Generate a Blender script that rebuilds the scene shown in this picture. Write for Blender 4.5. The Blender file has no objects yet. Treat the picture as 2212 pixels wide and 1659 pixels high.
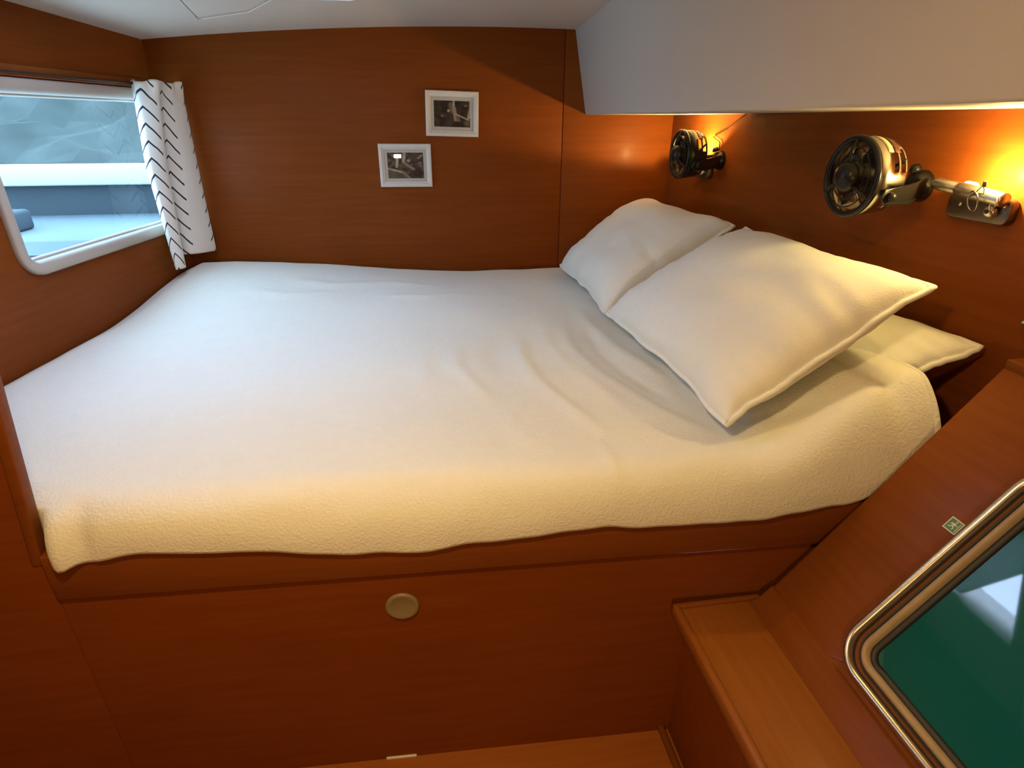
import bpy, bmesh, math, random
from mathutils import Vector, noise
from mathutils.geometry import tessellate_polygon

random.seed(7)
SC = bpy.context.scene
COL = SC.collection
R = math.radians
# ------------------------------------------------------------------ camera
cam = bpy.data.cameras.new('camera')
cam.sensor_width = 36.0
cam.lens = 36.0 * 1233 / 2212
cam.clip_start = 0.02
camo = bpy.data.objects.new('camera', cam)
COL.objects.link(camo)
camo.location = (0, 0, 1.36)
camo.rotation_euler = (R(90 - 24.81), 0, R(-8.6))
SC.camera = camo
# ------------------------------------------------------------------ world (blue dusk sky) and exposure
W = bpy.data.worlds.new('dusk_sky')
SC.world = W
W.use_nodes = True
bgn = W.node_tree.nodes['Background']
bgn.inputs[0].default_value = (0.60, 0.76, 1.06, 1)
bgn.inputs[1].default_value = 38.0
SC.view_settings.view_transform = 'Standard'
SC.view_settings.look = 'None'
SC.view_settings.exposure = 0.0
SC.view_settings.gamma = 1.0
SC.view_settings.use_curve_mapping = False
SC.cycles.max_bounces = 5
SC.cycles.diffuse_bounces = 3
SC.cycles.glossy_bounces = 3
SC.cycles.transmission_bounces = 4
SC.cycles.transparent_max_bounces = 8
SC.cycles.adaptive_threshold = 0.08
SC.cycles.caustics_reflective = False
SC.cycles.caustics_refractive = False
SC.cycles.use_denoising = True
SC.cycles.sample_clamp_indirect = 6.0


def light(name, kind, loc, energy, color, rot=(0, 0, 0), **kw):
    l = bpy.data.lights.new(name, kind)
    l.energy = energy
    l.color = color
    for k, v in kw.items():
        if k != 'portal':
            setattr(l, k, v)
    o = bpy.data.objects.new(name, l)
    COL.objects.link(o)
    o.location = loc
    o.rotation_euler = rot
    if kw.get('portal'):
        l.cycles.is_portal = True
    return o


# daylight entering by the deck hatch and by the hull window (portals, the sky itself is the source)
light('hatch_portal', 'AREA', (-0.45, 1.665, 1.775), 1, (1, 1, 1), (0, 0, 0), shape='RECTANGLE', size=0.62, size_y=0.68, portal=True)
light('window_portal', 'AREA', (-1.078, 2.13, 1.21), 1, (1, 1, 1), (0, R(-90), R(-7.86)), shape='RECTANGLE', size=0.45, size_y=0.72, portal=True)

# ------------------------------------------------------------------ materials


def newmat(name):
    m = bpy.data.materials.new(name)
    m.use_nodes = True
    nt = m.node_tree
    return m, nt, nt.nodes['Principled BSDF']


def pmat(name, col, rough=0.5, metal=0.0, spec=0.5, sheen=0.0, coat=0.0, bump=0.0, bscale=200.0, var=0.0, vscale=6.0, detail=3.0, emit=None, estr=0.0):
    m, nt, b = newmat(name)
    N = nt.nodes.new
    L = nt.links.new
    b.inputs['Base Color'].default_value = (*col, 1)
    b.inputs['Roughness'].default_value = rough
    b.inputs['Metallic'].default_value = metal
    b.inputs['Specular IOR Level'].default_value = spec
    b.inputs['Sheen Weight'].default_value = sheen
    b.inputs['Coat Weight'].default_value = coat
    tc = N('ShaderNodeTexCoord')
    n2 = N('ShaderNodeTexNoise')
    n2.inputs['Scale'].default_value = vscale
    n2.inputs['Detail'].default_value = detail
    L(tc.outputs['Object'], n2.inputs['Vector'])
    mx = N('ShaderNodeMix')
    mx.data_type = 'RGBA'
    v = max(var, 0.02)
    mx.inputs['A'].default_value = (*[c * (1 - v) for c in col], 1)
    mx.inputs['B'].default_value = (*[min(1, c * (1 + v)) for c in col], 1)
    L(n2.outputs['Fac'], mx.inputs['Factor'])
    L(mx.outputs['Result'], b.inputs['Base Color'])
    if bump > 0:
        n1 = N('ShaderNodeTexNoise')
        n1.inputs['Scale'].default_value = bscale
        n1.inputs['Detail'].default_value = 4
        L(tc.outputs['Object'], n1.inputs['Vector'])
        bp = N('ShaderNodeBump')
        bp.inputs['Strength'].default_value = bump
        bp.inputs['Distance'].default_value = 0.004
        L(n1.outputs['Fac'], bp.inputs['Height'])
        L(bp.outputs['Normal'], b.inputs['Normal'])
    if emit:
        b.inputs['Emission Color'].default_value = (*emit, 1)
        b.inputs['Emission Strength'].default_value = estr
    return m


def wood(name, c1, c2, grain=(2.2, 2.2, 40.0), rough=0.42, coat=0.02):
    """satin varnished cherry: long fine grain along the two short-frequency axes"""
    m, nt, b = newmat(name)
    N = nt.nodes.new
    L = nt.links.new
    tc = N('ShaderNodeTexCoord')
    mp = N('ShaderNodeMapping')
    mp.inputs['Scale'].default_value = grain
    L(tc.outputs['Object'], mp.inputs['Vector'])
    n1 = N('ShaderNodeTexNoise')
    n1.inputs['Scale'].default_value = 2.0
    n1.inputs['Detail'].default_value = 6
    n1.inputs['Roughness'].default_value = 0.62
    L(mp.outputs['Vector'], n1.inputs['Vector'])
    n2 = N('ShaderNodeTexNoise')
    n2.inputs['Scale'].default_value = 1.7
    n2.inputs['Detail'].default_value = 2
    L(tc.outputs['Object'], n2.inputs['Vector'])
    ad = N('ShaderNodeMath')
    ad.operation = 'MULTIPLY_ADD'
    ad.inputs[1].default_value = 0.55
    L(n1.outputs['Fac'], ad.inputs[0])
    m2 = N('ShaderNodeMath')
    m2.operation = 'MULTIPLY'
    m2.inputs[1].default_value = 0.45
    L(n2.outputs['Fac'], m2.inputs[0])
    L(m2.outputs[0], ad.inputs[2])
    rp = N('ShaderNodeValToRGB')
    rp.color_ramp.elements[0].position = 0.33
    rp.color_ramp.elements[1].position = 0.67
    rp.color_ramp.elements[0].color = (*c1, 1)
    rp.color_ramp.elements[1].color = (*c2, 1)
    L(ad.outputs[0], rp.inputs[0])
    L(rp.outputs[0], b.inputs['Base Color'])
    b.inputs['Roughness'].default_value = rough
    b.inputs['Specular IOR Level'].default_value = 0.07
    b.inputs['Coat Weight'].default_value = coat
    b.inputs['Coat Roughness'].default_value = 0.22
    bp = N('ShaderNodeBump')
    bp.inputs['Strength'].default_value = 0.05
    bp.inputs['Distance'].default_value = 0.002
    L(n1.outputs['Fac'], bp.inputs['Height'])
    L(bp.outputs['Normal'], b.inputs['Normal'])
    return m


CH1, CH2 = (0.182, 0.0435, 0.0065), (0.245, 0.061, 0.0100)
M = {}
M['wood'] = wood('cherry_panel', CH1, CH2, (2.0, 2.0, 34.0))
M['woodx'] = wood('cherry_grain_across', CH1, CH2, (2.0, 30.0, 30.0))
M['woody'] = wood('cherry_grain_lengthwise', (0.180, 0.050, 0.009), (0.240, 0.070, 0.014), (30.0, 2.0, 30.0), 0.40, 0.04)
M['woodrail'] = wood('cherry_solid_rail', (0.185, 0.050, 0.009), (0.245, 0.070, 0.014), (2.0, 30.0, 30.0), 0.36, 0.12)
M['sole'] = wood('cabin_sole_wood', (0.33, 0.100, 0.018), (0.42, 0.140, 0.028), (2.0, 30.0, 30.0), 0.34, 0.12)
M['tread'] = wood('cherry_tread_lit', (0.25, 0.080, 0.014), (0.33, 0.110, 0.022), (30.0, 2.0, 30.0), 0.32, 0.15)  # cherry brightened to stand in for warm lamp light on the step
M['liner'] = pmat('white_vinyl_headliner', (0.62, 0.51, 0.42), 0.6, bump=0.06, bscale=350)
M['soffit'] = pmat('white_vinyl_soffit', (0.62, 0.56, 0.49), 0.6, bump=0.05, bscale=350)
M['fleece'] = pmat('cream_fleece', (0.86, 0.85, 0.76), 0.9, sheen=0.3, spec=0.2, bump=0.5, bscale=190, var=0.03, vscale=40)
M['pillow'] = pmat('cream_fleece_pillowcase', (0.91, 0.91, 0.85), 0.9, sheen=0.3, spec=0.2, bump=0.22, bscale=300, var=0.03, vscale=50)
M['mattress'] = pmat('mattress_ticking', (0.7, 0.67, 0.6), 0.9)
M['plastic_white'] = pmat('white_window_plastic', (0.80, 0.76, 0.72), 0.35)
M['win_frame'] = pmat('aged_cream_window_plastic', (0.50, 0.42, 0.35), 0.4, var=0.05)
M['frame_white'] = pmat('chalky_white_paint', (0.74, 0.69, 0.62), 0.7, bump=0.3, bscale=90, var=0.12, vscale=120)
M['alu'] = pmat('anodised_aluminium', (0.66, 0.58, 0.48), 0.32, 1.0, var=0.08, vscale=30)
M['seal_dark'] = pmat('dark_rubber_seal', (0.035, 0.03, 0.025), 0.55)
M['seal_tan'] = pmat('tan_silicone_bead', (0.40, 0.28, 0.16), 0.5, var=0.2, vscale=60)
M['black'] = pmat('black_gloss_plastic', (0.012, 0.011, 0.010), 0.30, spec=0.28)
M['black_soft'] = pmat('black_satin_plastic', (0.016, 0.014, 0.012), 0.4)
M['chrome'] = pmat('smoked_chrome', (0.42, 0.38, 0.33), 0.24, 1.0)
M['steel'] = pmat('brushed_steel', (0.62, 0.56, 0.48), 0.32, 1.0, var=0.1, vscale=80)
M['bronze'] = pmat('dark_bronze_metal', (0.14, 0.10, 0.07), 0.35, 0.8)
M['knob'] = pmat('aged_ivory_plastic', (0.25, 0.195, 0.10), 0.4, var=0.06)
M['yellow_tag'] = pmat('pale_yellow_label', (0.80, 0.72, 0.42), 0.6)
M['dark_tag'] = pmat('dark_red_label', (0.11, 0.035, 0.02), 0.5)
M['bulb'] = pmat('warm_led', (1, 0.9, 0.7), 0.4, emit=(1.0, 0.55, 0.18), estr=8.0)
M['dome'] = pmat('warm_dome_diffuser', (0.95, 0.9, 0.8), 0.4, emit=(1.0, 0.62, 0.28), estr=6.0)
M['sticker_green'] = pmat('exit_green_print', (0.08, 0.20, 0.09), 0.5, var=0.3, vscale=300)
M['sticker_pale'] = pmat('exit_pale_print', (0.62, 0.58, 0.42), 0.5)
M['quay_white'] = pmat('weathered_white_paint', (0.52, 0.56, 0.56), 0.7, var=0.14, vscale=4, detail=6)
M['quay_grey'] = pmat('grey_hull_paint', (0.045, 0.058, 0.070), 0.7, var=0.25, vscale=2.5, detail=5)
M['deck'] = pmat('pale_grey_deck', (0.15, 0.18, 0.20), 0.7, var=0.15, vscale=3)
M['rock'] = pmat('grey_shore_rock', (0.058, 0.066, 0.060), 0.9, var=0.9, vscale=0.9, detail=9, bump=0.6, bscale=3)
M['sea'] = pmat('dark_sea_water', (0.03, 0.07, 0.08), 0.15, bump=0.3, bscale=2)
M['wire'] = pmat('black_cable', (0.005, 0.004, 0.004), 0.8, spec=0.1)


def glass_mat(name, tint, mixgloss=0.06, rough=0.0):
    m, nt, b = newmat(name)
    nt.nodes.remove(b)
    N = nt.nodes.new
    L = nt.links.new
    out = nt.nodes['Material Output']
    tr = N('ShaderNodeBsdfTransparent')
    tr.inputs[0].default_value = (*tint, 1)
    gl = N('ShaderNodeBsdfGlossy')
    gl.inputs['Roughness'].default_value = rough
    mx = N('ShaderNodeMixShader')
    fr = N('ShaderNodeFresnel')
    fr.inputs[0].default_value = 1.45 + mixgloss
    ge = N('ShaderNodeNewGeometry')
    mu = N('ShaderNodeMath')
    mu.operation = 'MULTIPLY_ADD'          # reflect on the outer face of the sheet only
    mu.inputs[1].default_value = -1.0
    L(ge.outputs['Backfacing'], mu.inputs[0])
    mu.inputs[2].default_value = 1.0
    m3 = N('ShaderNodeMath')
    m3.operation = 'MULTIPLY'
    L(mu.outputs[0], m3.inputs[0])
    L(fr.outputs[0], m3.inputs[1])
    L(m3.outputs[0], mx.inputs[0])
    L(tr.outputs[0], mx.inputs[1])
    L(gl.outputs[0], mx.inputs[2])
    L(mx.outputs[0], out.inputs[0])
    return m


M['pane'] = glass_mat('smoke_tinted_window', (0.345, 0.41, 0.41), -0.28)
M['picture_glass'] = glass_mat('picture_glass', (0.95, 0.95, 0.95))
M['hatch_pane'] = glass_mat('clear_acrylic', (0.9, 0.92, 0.95))


def cloth_translucent():
    m, nt, b = newmat('translucent_white_blind')
    nt.nodes.remove(b)
    N = nt.nodes.new
    L = nt.links.new
    out = nt.nodes['Material Output']
    d = N('ShaderNodeBsdfDiffuse')
    d.inputs[0].default_value = (0.75, 0.72, 0.68, 1)
    t = N('ShaderNodeBsdfTranslucent')
    t.inputs[0].default_value = (0.85, 0.86, 0.88, 1)
    mx = N('ShaderNodeMixShader')
    mx.inputs[0].default_value = 0.27
    L(d.outputs[0], mx.inputs[1])
    L(t.outputs[0], mx.inputs[2])
    L(mx.outputs[0], out.inputs[0])
    return m


M['blind'] = cloth_translucent()


def green_pane():
    """escape hatch: sea-green acrylic, polished on the cabin side, some light comes through from the water"""
    m, nt, b = newmat('sea_green_acrylic')
    N = nt.nodes.new
    L = nt.links.new
    out = nt.nodes['Material Output']
    tc = N('ShaderNodeTexCoord')
    n = N('ShaderNodeTexNoise')
    n.inputs['Scale'].default_value = 5
    L(tc.outputs['Object'], n.inputs['Vector'])
    mxc = N('ShaderNodeMix')
    mxc.data_type = 'RGBA'
    mxc.inputs['A'].default_value = (0.004, 0.040, 0.032, 1)
    mxc.inputs['B'].default_value = (0.006, 0.056, 0.044, 1)
    L(n.outputs['Fac'], mxc.inputs['Factor'])
    L(mxc.outputs['Result'], b.inputs['Base Color'])
    b.inputs['Roughness'].default_value = 0.03
    b.inputs['IOR'].default_value = 1.42
    t = N('ShaderNodeBsdfTranslucent')
    t.inputs[0].default_value = (0.004, 0.032, 0.022, 1)
    ad = N('ShaderNodeAddShader')
    L(b.outputs[0], ad.inputs[0])
    L(t.outputs[0], ad.inputs[1])
    L(ad.outputs[0], out.inputs[0])
    return m


M['green'] = green_pane()


def curtain_mat():
    """off-white cotton printed with columns of thin black chevrons"""
    m, nt, b = newmat('chevron_print_cotton')
    N = nt.nodes.new
    L = nt.links.new

    def mth(op, a, bb=None, c=None):
        n = N('ShaderNodeMath')
        n.operation = op
        for i, v in enumerate((a, bb, c)):
            if v is None:
                continue
            if isinstance(v, (int, float)):
                n.inputs[i].default_value = v
            else:
                L(v, n.inputs[i])
        return n.outputs[0]
    uv = N('ShaderNodeUVMap')
    sp = N('ShaderNodeSeparateXYZ')
    L(uv.outputs[0], sp.inputs[0])
    u, v = sp.outputs[0], sp.outputs[1]
    nz = N('ShaderNodeTexNoise')
    nz.inputs['Scale'].default_value = 14
    L(uv.outputs[0], nz.inputs['Vector'])
    wob = mth('MULTIPLY_ADD', nz.outputs['Fac'], 0.012, -0.006)
    per = 0.150
    uu = mth('SUBTRACT', mth('FRACT', mth('DIVIDE', mth('ADD', u, 0.075 - 0.034), per)), 0.5)   # -0.5..0.5 about a column's spine
    au = mth('MULTIPLY', mth('ABSOLUTE', uu), per)
    ph = mth('FRACT', mth('DIVIDE', mth('ADD', mth('ADD', v, mth('MULTIPLY', au, 1.15)), wob), 0.056))
    line = mth('LESS_THAN', ph, 0.15)
    inside = mth('LESS_THAN', au, 0.043)
    mask = mth('MULTIPLY', line, inside)
    mx = N('ShaderNodeMix')
    mx.data_type = 'RGBA'
    mx.inputs['A'].default_value = (0.78, 0.74, 0.68, 1)
    mx.inputs['B'].default_value = (0.018, 0.02, 0.028, 1)
    L(mask, mx.inputs['Factor'])
    L(mx.outputs['Result'], b.inputs['Base Color'])
    b.inputs['Roughness'].default_value = 0.85
    b.inputs['Sheen Weight'].default_value = 0.2
    return m


M['curtain'] = curtain_mat()


def attr_mat():
    m, nt, b = newmat('sepia_photo_print')
    a = nt.nodes.new('ShaderNodeVertexColor')
    a.layer_name = 'print'
    nt.links.new(a.outputs[0], b.inputs['Base Color'])
    b.inputs['Roughness'].default_value = 0.5
    return m


M['print'] = attr_mat()

# ------------------------------------------------------------------ mesh helpers


def link(name, me, mat, parent=None):
    o = bpy.data.objects.new(name, me)
    COL.objects.link(o)
    if mat is not None and not me.materials:
        me.materials.append(M[mat] if isinstance(mat, str) else mat)
    if parent is not None:
        o.parent = parent
        o.matrix_parent_inverse = parent.matrix_world.inverted()
    return o


def wloc(o):
    p = Vector((0, 0, 0))
    while o is not None:
        p += Vector(o.location)
        o = o.parent
    return p


def mesh(name, verts, faces, mat, parent=None, smooth=False, org=None):
    """verts are world coordinates; org moves the object's origin there"""
    if org is None and parent is not None:
        org = wloc(parent)
    me = bpy.data.meshes.new(name)
    if org is not None:
        org = Vector(org)
        verts = [Vector(v) - org for v in verts]
    me.from_pydata([tuple(v) for v in verts], [], faces)
    bm = bmesh.new()
    bm.from_mesh(me)
    bmesh.ops.recalc_face_normals(bm, faces=bm.faces)
    bm.to_mesh(me)
    bm.free()
    if smooth:
        me.polygons.foreach_set('use_smooth', [True] * len(me.polygons))
    o = bpy.data.objects.new(name, me)
    COL.objects.link(o)
    me.materials.append(M[mat] if isinstance(mat, str) else mat)
    if parent is not None:
        o.parent = parent
        if org is not None:
            o.location = org - wloc(parent)
    elif org is not None:
        o.location = org
    return o


def empty(name, loc):
    o = bpy.data.objects.new(name, None)
    COL.objects.link(o)
    o.location = loc
    o.empty_display_size = 0.05
    return o


def tag(o, label=None, cat=None, group=None, kind=None):
    for k, v in (('label', label), ('category', cat), ('group', group), ('kind', kind)):
        if v:
            o[k] = v
    return o


def struct(o, label, cat):
    return tag(o, label, cat, None, 'structure')


def bevel(o, w, seg=2, ang=40):
    m = o.modifiers.new('bevel', 'BEVEL')
    m.width = w
    m.segments = seg
    m.limit_method = 'ANGLE'
    m.angle_limit = R(ang)
    for p in o.data.polygons:
        p.use_smooth = True
    try:
        m.harden_normals = False
    except Exception:
        pass
    return o


def frame(U, V, O=(0, 0, 0)):
    U = Vector(U).normalized()
    V = Vector(V).normalized()
    Nn = U.cross(V)
    O = Vector(O)
    return lambda u, v, w=0.0: O + U * u + V * v + Nn * w


WORLD = frame((1, 0, 0), (0, 1, 0))


def box(name, x, y, z, mat, parent=None, bev=0.0, fr=WORLD, seg=2, org=None):
    vs = [fr(a, b, c) for c in z for b in y for a in x]
    fs = [(0, 1, 3, 2), (4, 5, 7, 6), (0, 1, 5, 4), (2, 3, 7, 6), (0, 2, 6, 4), (1, 3, 7, 5)]
    o = mesh(name, vs, fs, mat, parent, org=org)
    if bev:
        bevel(o, bev, seg)
    return o


def prism(name, poly, w0, w1, mat, parent=None, fr=WORLD, holes=(), bev=0.0, smooth=False, org=None):
    """plate of a 2-D outline (with holes) between w0 and w1 of its frame"""
    loops = [list(poly)] + [list(h) for h in holes]
    flat = [p for l in loops for p in l]
    tris = tessellate_polygon([[Vector((p[0], p[1], 0)) for p in l] for l in loops]) if holes else [tuple(range(len(poly)))]
    n = len(flat)
    vs = [fr(p[0], p[1], w0) for p in flat] + [fr(p[0], p[1], w1) for p in flat]
    fs = [tuple(t) for t in tris] + [tuple(i + n for i in reversed(t)) for t in tris]
    b = 0
    for l in loops:
        k = len(l)
        for i in range(k):
            a, c = b + i, b + (i + 1) % k
            fs.append((a, c, c + n, a + n))
        b += k
    o = mesh(name, vs, fs, mat, parent, org=org)
    if bev:
        bevel(o, bev)
    return o


def rrect(x0, x1, y0, y1, r, n=8):
    pts = []
    for cx, cy, a0 in ((x1 - r, y1 - r, 0), (x0 + r, y1 - r, 90), (x0 + r, y0 + r, 180), (x1 - r, y0 + r, 270)):
        for i in range(n + 1):
            a = R(a0 + 90 * i / n)
            pts.append((cx + r * math.cos(a), cy + r * math.sin(a)))
    return pts


def ring(name, path, prof, mat, fr, parent=None, org=None):
    """sweep a closed profile of (outward offset, height) round a closed convex 2-D path"""
    n = len(path)
    k = len(prof)
    vs, fs = [], []
    for i in range(n):
        p0, p1, p2 = Vector(path[i - 1]), Vector(path[i]), Vector(path[(i + 1) % n])
        d1, d2 = (p1 - p0), (p2 - p1)
        d1 = d1.normalized() if d1.length > 1e-9 else d2.normalized()
        d2 = d2.normalized() if d2.length > 1e-9 else d1
        t = (d1 + d2).normalized()
        nn = Vector((t.y, -t.x))
        for (o_, h) in prof:
            q = p1 + nn * o_
            vs.append(fr(q.x, q.y, h))
    for i in range(n):
        for j in range(k):
            a, b = i * k + j, i * k + (j + 1) % k
            c, d = ((i + 1) % n) * k + (j + 1) % k, ((i + 1) % n) * k + j
            fs.append((a, b, c, d))
    return mesh(name, vs, fs, mat, parent, smooth=True, org=org)


def tube(name, pts, r, mat, parent=None, n=8, closed=False, org=None, caps=True):
    pts = [Vector(p) for p in pts]
    rs = r if isinstance(r, (list, tuple)) else [r] * len(pts)
    m = len(pts)
    vs, fs = [], []
    up = None
    for i, p in enumerate(pts):
        a = pts[i - 1] if (i > 0 or closed) else p
        b = pts[(i + 1) % m] if (i < m - 1 or closed) else p
        t = (b - a).normalized()
        if up is None:
            ref = Vector((0, 0, 1)) if abs(t.z) < 0.9 else Vector((1, 0, 0))
            s = t.cross(ref).normalized()
        else:
            s = (up - t * up.dot(t))
            s = s.normalized() if s.length > 1e-6 else t.orthogonal().normalized()
        up = s
        q = t.cross(s)
        for k in range(n):
            an = 2 * math.pi * k / n
            vs.append(p + (s * math.cos(an) + q * math.sin(an)) * rs[i])
    for i in range(m if closed else m - 1):
        for k in range(n):
            a, b = i * n + k, i * n + (k + 1) % n
            j = (i + 1) % m
            fs.append((a, b, j * n + (k + 1) % n, j * n + k))
    if not closed and caps:
        fs.append(tuple(range(n - 1, -1, -1)))
        fs.append(tuple(range((m - 1) * n, m * n)))
    return mesh(name, vs, fs, mat, parent, smooth=True, org=org)


def lathe(name, prof, mat, O, axis, parent=None, n=32, org=None, closed=False, smooth=True):
    """prof: (radius, distance along axis)"""
    A = Vector(axis).normalized()
    S = A.orthogonal().normalized()
    Q = A.cross(S)
    O = Vector(O)
    vs, fs = [], []
    k = len(prof)
    for i in range(n):
        an = 2 * math.pi * i / n
        dr = S * math.cos(an) + Q * math.sin(an)
        for (r_, h) in prof:
            vs.append(O + dr * r_ + A * h)
    for i in range(n):
        j = (i + 1) % n
        for q in range(k if closed else k - 1):
            fs.append((i * k + q, j * k + q, j * k + (q + 1) % k, i * k + (q + 1) % k))
    o = mesh(name, vs, fs, mat, parent, smooth=smooth, org=org)
    bm = bmesh.new()
    bm.from_mesh(o.data)
    bmesh.ops.remove_doubles(bm, verts=bm.verts, dist=1e-6)
    bmesh.ops.recalc_face_normals(bm, faces=bm.faces)
    bm.to_mesh(o.data)
    bm.free()
    return o


def smooth01(a, b, x):
    t = min(1, max(0, (x - a) / (b - a)))
    return t * t * (3 - 2 * t)


# ------------------------------------------------------------------ setting
def zceil(x, y):
    return 1.694 - 0.0345 * (x - 0.38) ** 2 + 0.048 * (2.62 - y)


def xleft(y):
    return -0.985 - 0.138 * (2.62 - y)


def yfront(x):
    return 0.868 - 0.045 * x


# floor
fl = prism('floor', [(-1.40, -0.93), (0.534, -0.93), (0.534, 0.86), (1.14, 0.86), (1.14, 2.66), (-1.40, 2.66)], -0.04, 0.0, 'sole')
struct(fl, 'orange brown varnished wooden cabin sole below the berth', 'floor')

# back wall: backing and two veneered panels with a shadow joint
wb = box('wall_back', (-1.005, 1.2), (2.626, 2.66), (0.0, 1.80), 'wood')
struct(wb, 'cherry veneered bulkhead behind the bed', 'wall')
box('wall_panel', (-1.004, 0.6135), (2.618, 2.626), (0.4, 1.76), 'wood', wb, 0.0015)
box('wall_panel', (0.6165, 1.13), (2.618, 2.626), (0.4, 1.76), 'wood', wb, 0.0015)

# left wall with window opening
UL = Vector((-0.1368, -0.9906, 0))
FL = frame(UL, (0, 0, 1), (-0.985, 2.62, 0))        # u toward the camera, v up, w into ... (U x V)
WIN = (0.012, 0.885, 0.955, 1.465)
wl = prism('wall_left', [(-0.05, 0.0), (1.80, 0.0), (1.80, 1.80), (-0.05, 1.80)], 0.0, 0.03, 'wood', fr=FL,
           holes=[rrect(WIN[0] + 0.02, WIN[1] - 0.02, WIN[2] + 0.02, WIN[3] - 0.02, 0.06)])
struct(wl, 'cherry veneered hull side with the window cut into it', 'wall')

# right wall
FRW = frame((0, 1, 0), (0, 0, 1))                     # w = +x
wr = prism('wall_right', [(-0.93, 0.948), (0.82, 0.948), (0.82, 0.0), (2.65, 0.0), (2.65, 1.86), (-0.93, 1.86)], 1.11, 1.14, 'wood', fr=FRW)
struct(wr, 'cherry veneered head-end wall carrying the two fans', 'wall')
for sy, sz in ((0.872, 1.012), (1.363, 1.319)):
    lathe('screw', [(0, -0.002), (0.0035, -0.0015), (0.004, 0.0), (0, 0.001)], 'steel', (1.109, sy, sz), (1, 0, 0), wr, 12)

# ceiling with deck hatch opening
HX0, HX1, HY0, HY1 = -0.77, -0.14, 1.325, 2.005
xs = sorted(set([round(-1.35 + 0.1 * i, 3) for i in range(26)] + [HX0, HX1]))
ys = sorted(set([round(-0.9 + 0.15 * i, 3) for i in range(25)] + [HY0, HY1]))
vs, fs = [], []
for lay in (0.0, 0.035):
    for y in ys:
        for x in xs:
            vs.append((x, y, zceil(x, y) + lay))
nx = len(xs)
ny = len(ys)
solid = [[not (xs[i] >= HX0 - 1e-6 and xs[i + 1] <= HX1 + 1e-6 and ys[j] >= HY0 - 1e-6 and ys[j + 1] <= HY1 + 1e-6) for i in range(nx - 1)] for j in range(ny - 1)]
for j in range(ny - 1):
    for i in range(nx - 1):
        if solid[j][i]:
            a = j * nx + i
            q = (a, a + 1, a + nx + 1, a + nx)
            fs.append(q)
            fs.append(tuple(v + nx * ny for v in reversed(q)))
            for (di, dj, e) in ((-1, 0, (a, a + nx)), (1, 0, (a + 1, a + nx + 1)), (0, -1, (a, a + 1)), (0, 1, (a + nx, a + nx + 1))):
                ii, jj = i + di, j + dj
                if ii < 0 or jj < 0 or ii >= nx - 1 or jj >= ny - 1 or not solid[jj][ii]:
                    fs.append((e[0], e[1], e[1] + nx * ny, e[0] + nx * ny))
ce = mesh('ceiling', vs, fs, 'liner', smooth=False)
struct(ce, 'white padded cabin headliner with gentle camber', 'ceiling')

# deep soffit along the head end
FS = frame((1, 0, 0), (0, 0, 1))                      # w = -y
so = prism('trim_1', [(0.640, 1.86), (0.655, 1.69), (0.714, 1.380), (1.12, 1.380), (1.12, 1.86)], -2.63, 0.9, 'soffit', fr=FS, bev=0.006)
struct(so, 'deep white soffit boxed in above the head-end wall', 'soffit')

# bulkhead at the foot of the berth (its leaning edge hides the blanket's corner) and the cabin behind the camera
FB = frame((1, 0, 0), (0, 0, 1), (0, 0.0, 0))
bk = prism('wall_front', [(-1.40, 0.0), (-0.708, 0.0), (-0.708, 0.64), (-0.668, 0.995), (-0.588, 1.86), (-1.40, 1.86)], -0.905, -0.925, 'wood', fr=FB)
struct(bk, 'cherry bulkhead end beside the foot of the berth', 'wall')
prism('edge_trim', [(-0.726, 0.64), (-0.7075, 0.64), (-0.6675, 0.995), (-0.5875, 1.86), (-0.608, 1.86), (-0.687, 0.995)], -0.9015, -0.926, 'woodrail', wb and bk, fr=FB, bev=0.003)
wn = box('wall_near', (-1.40, 1.14), (-0.93, -0.9), (0.0, 1.9), 'wood')
struct(wn, 'cherry bulkhead behind the viewer', 'wall')
wk = box('wall_locker', (-1.40, -1.37), (-0.9, 0.9), (0.0, 1.9), 'wood')
struct(wk, 'cherry locker front at the side of the cabin', 'wall')

# ------------------------------------------------------------------ sloping hull lining with the escape hatch
A0 = Vector((0.656, 0.82, 0.433))
FH = frame((0, -1, 0), (0.6, 0, 0.8), A0)            # u toward the camera, v up the slope, w = U x V
# U x V = (-1*0.8, 0, 0.6) : points into the cabin
HU0, HU1, HV0, HV1 = 0.170, 0.760, 0.057, 0.535
hp = prism('wall_hull', [(0.0, -0.06), (1.72, -0.06), (1.72, 0.663), (0.0, 0.663)], 0.0, -0.03, 'woody', fr=FH,
           holes=[rrect(HU0 + 0.02, HU1 - 0.02, HV0 + 0.02, HV1 - 0.02, 0.05)], bev=0.003)
struct(hp, 'sloping cherry hull lining around the escape hatch', 'wall')
box('ledge', (1.040, 1.11), (-0.9, 0.82), (0.945, 0.964), 'woody', hp, 0.002)

prism('leak_stop', [(0.520, 0.0), (0.520, 0.405), (0.650, 0.405), (1.065, 0.958), (1.112, 0.958), (1.112, 0.0)], -0.8205, -0.829, 'woodx', hp, fr=FS)  # unseen end board, added to stop sky light leaking past the lining

eh = empty('escape_hatch', FH((HU0 + HU1) / 2, HV0, 0))
tag(eh, 'aluminium framed escape hatch with sea green pane in the sloping lining', 'hatch')
pth = rrect(HU0, HU1, HV0, HV1, 0.066, 12)
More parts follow.
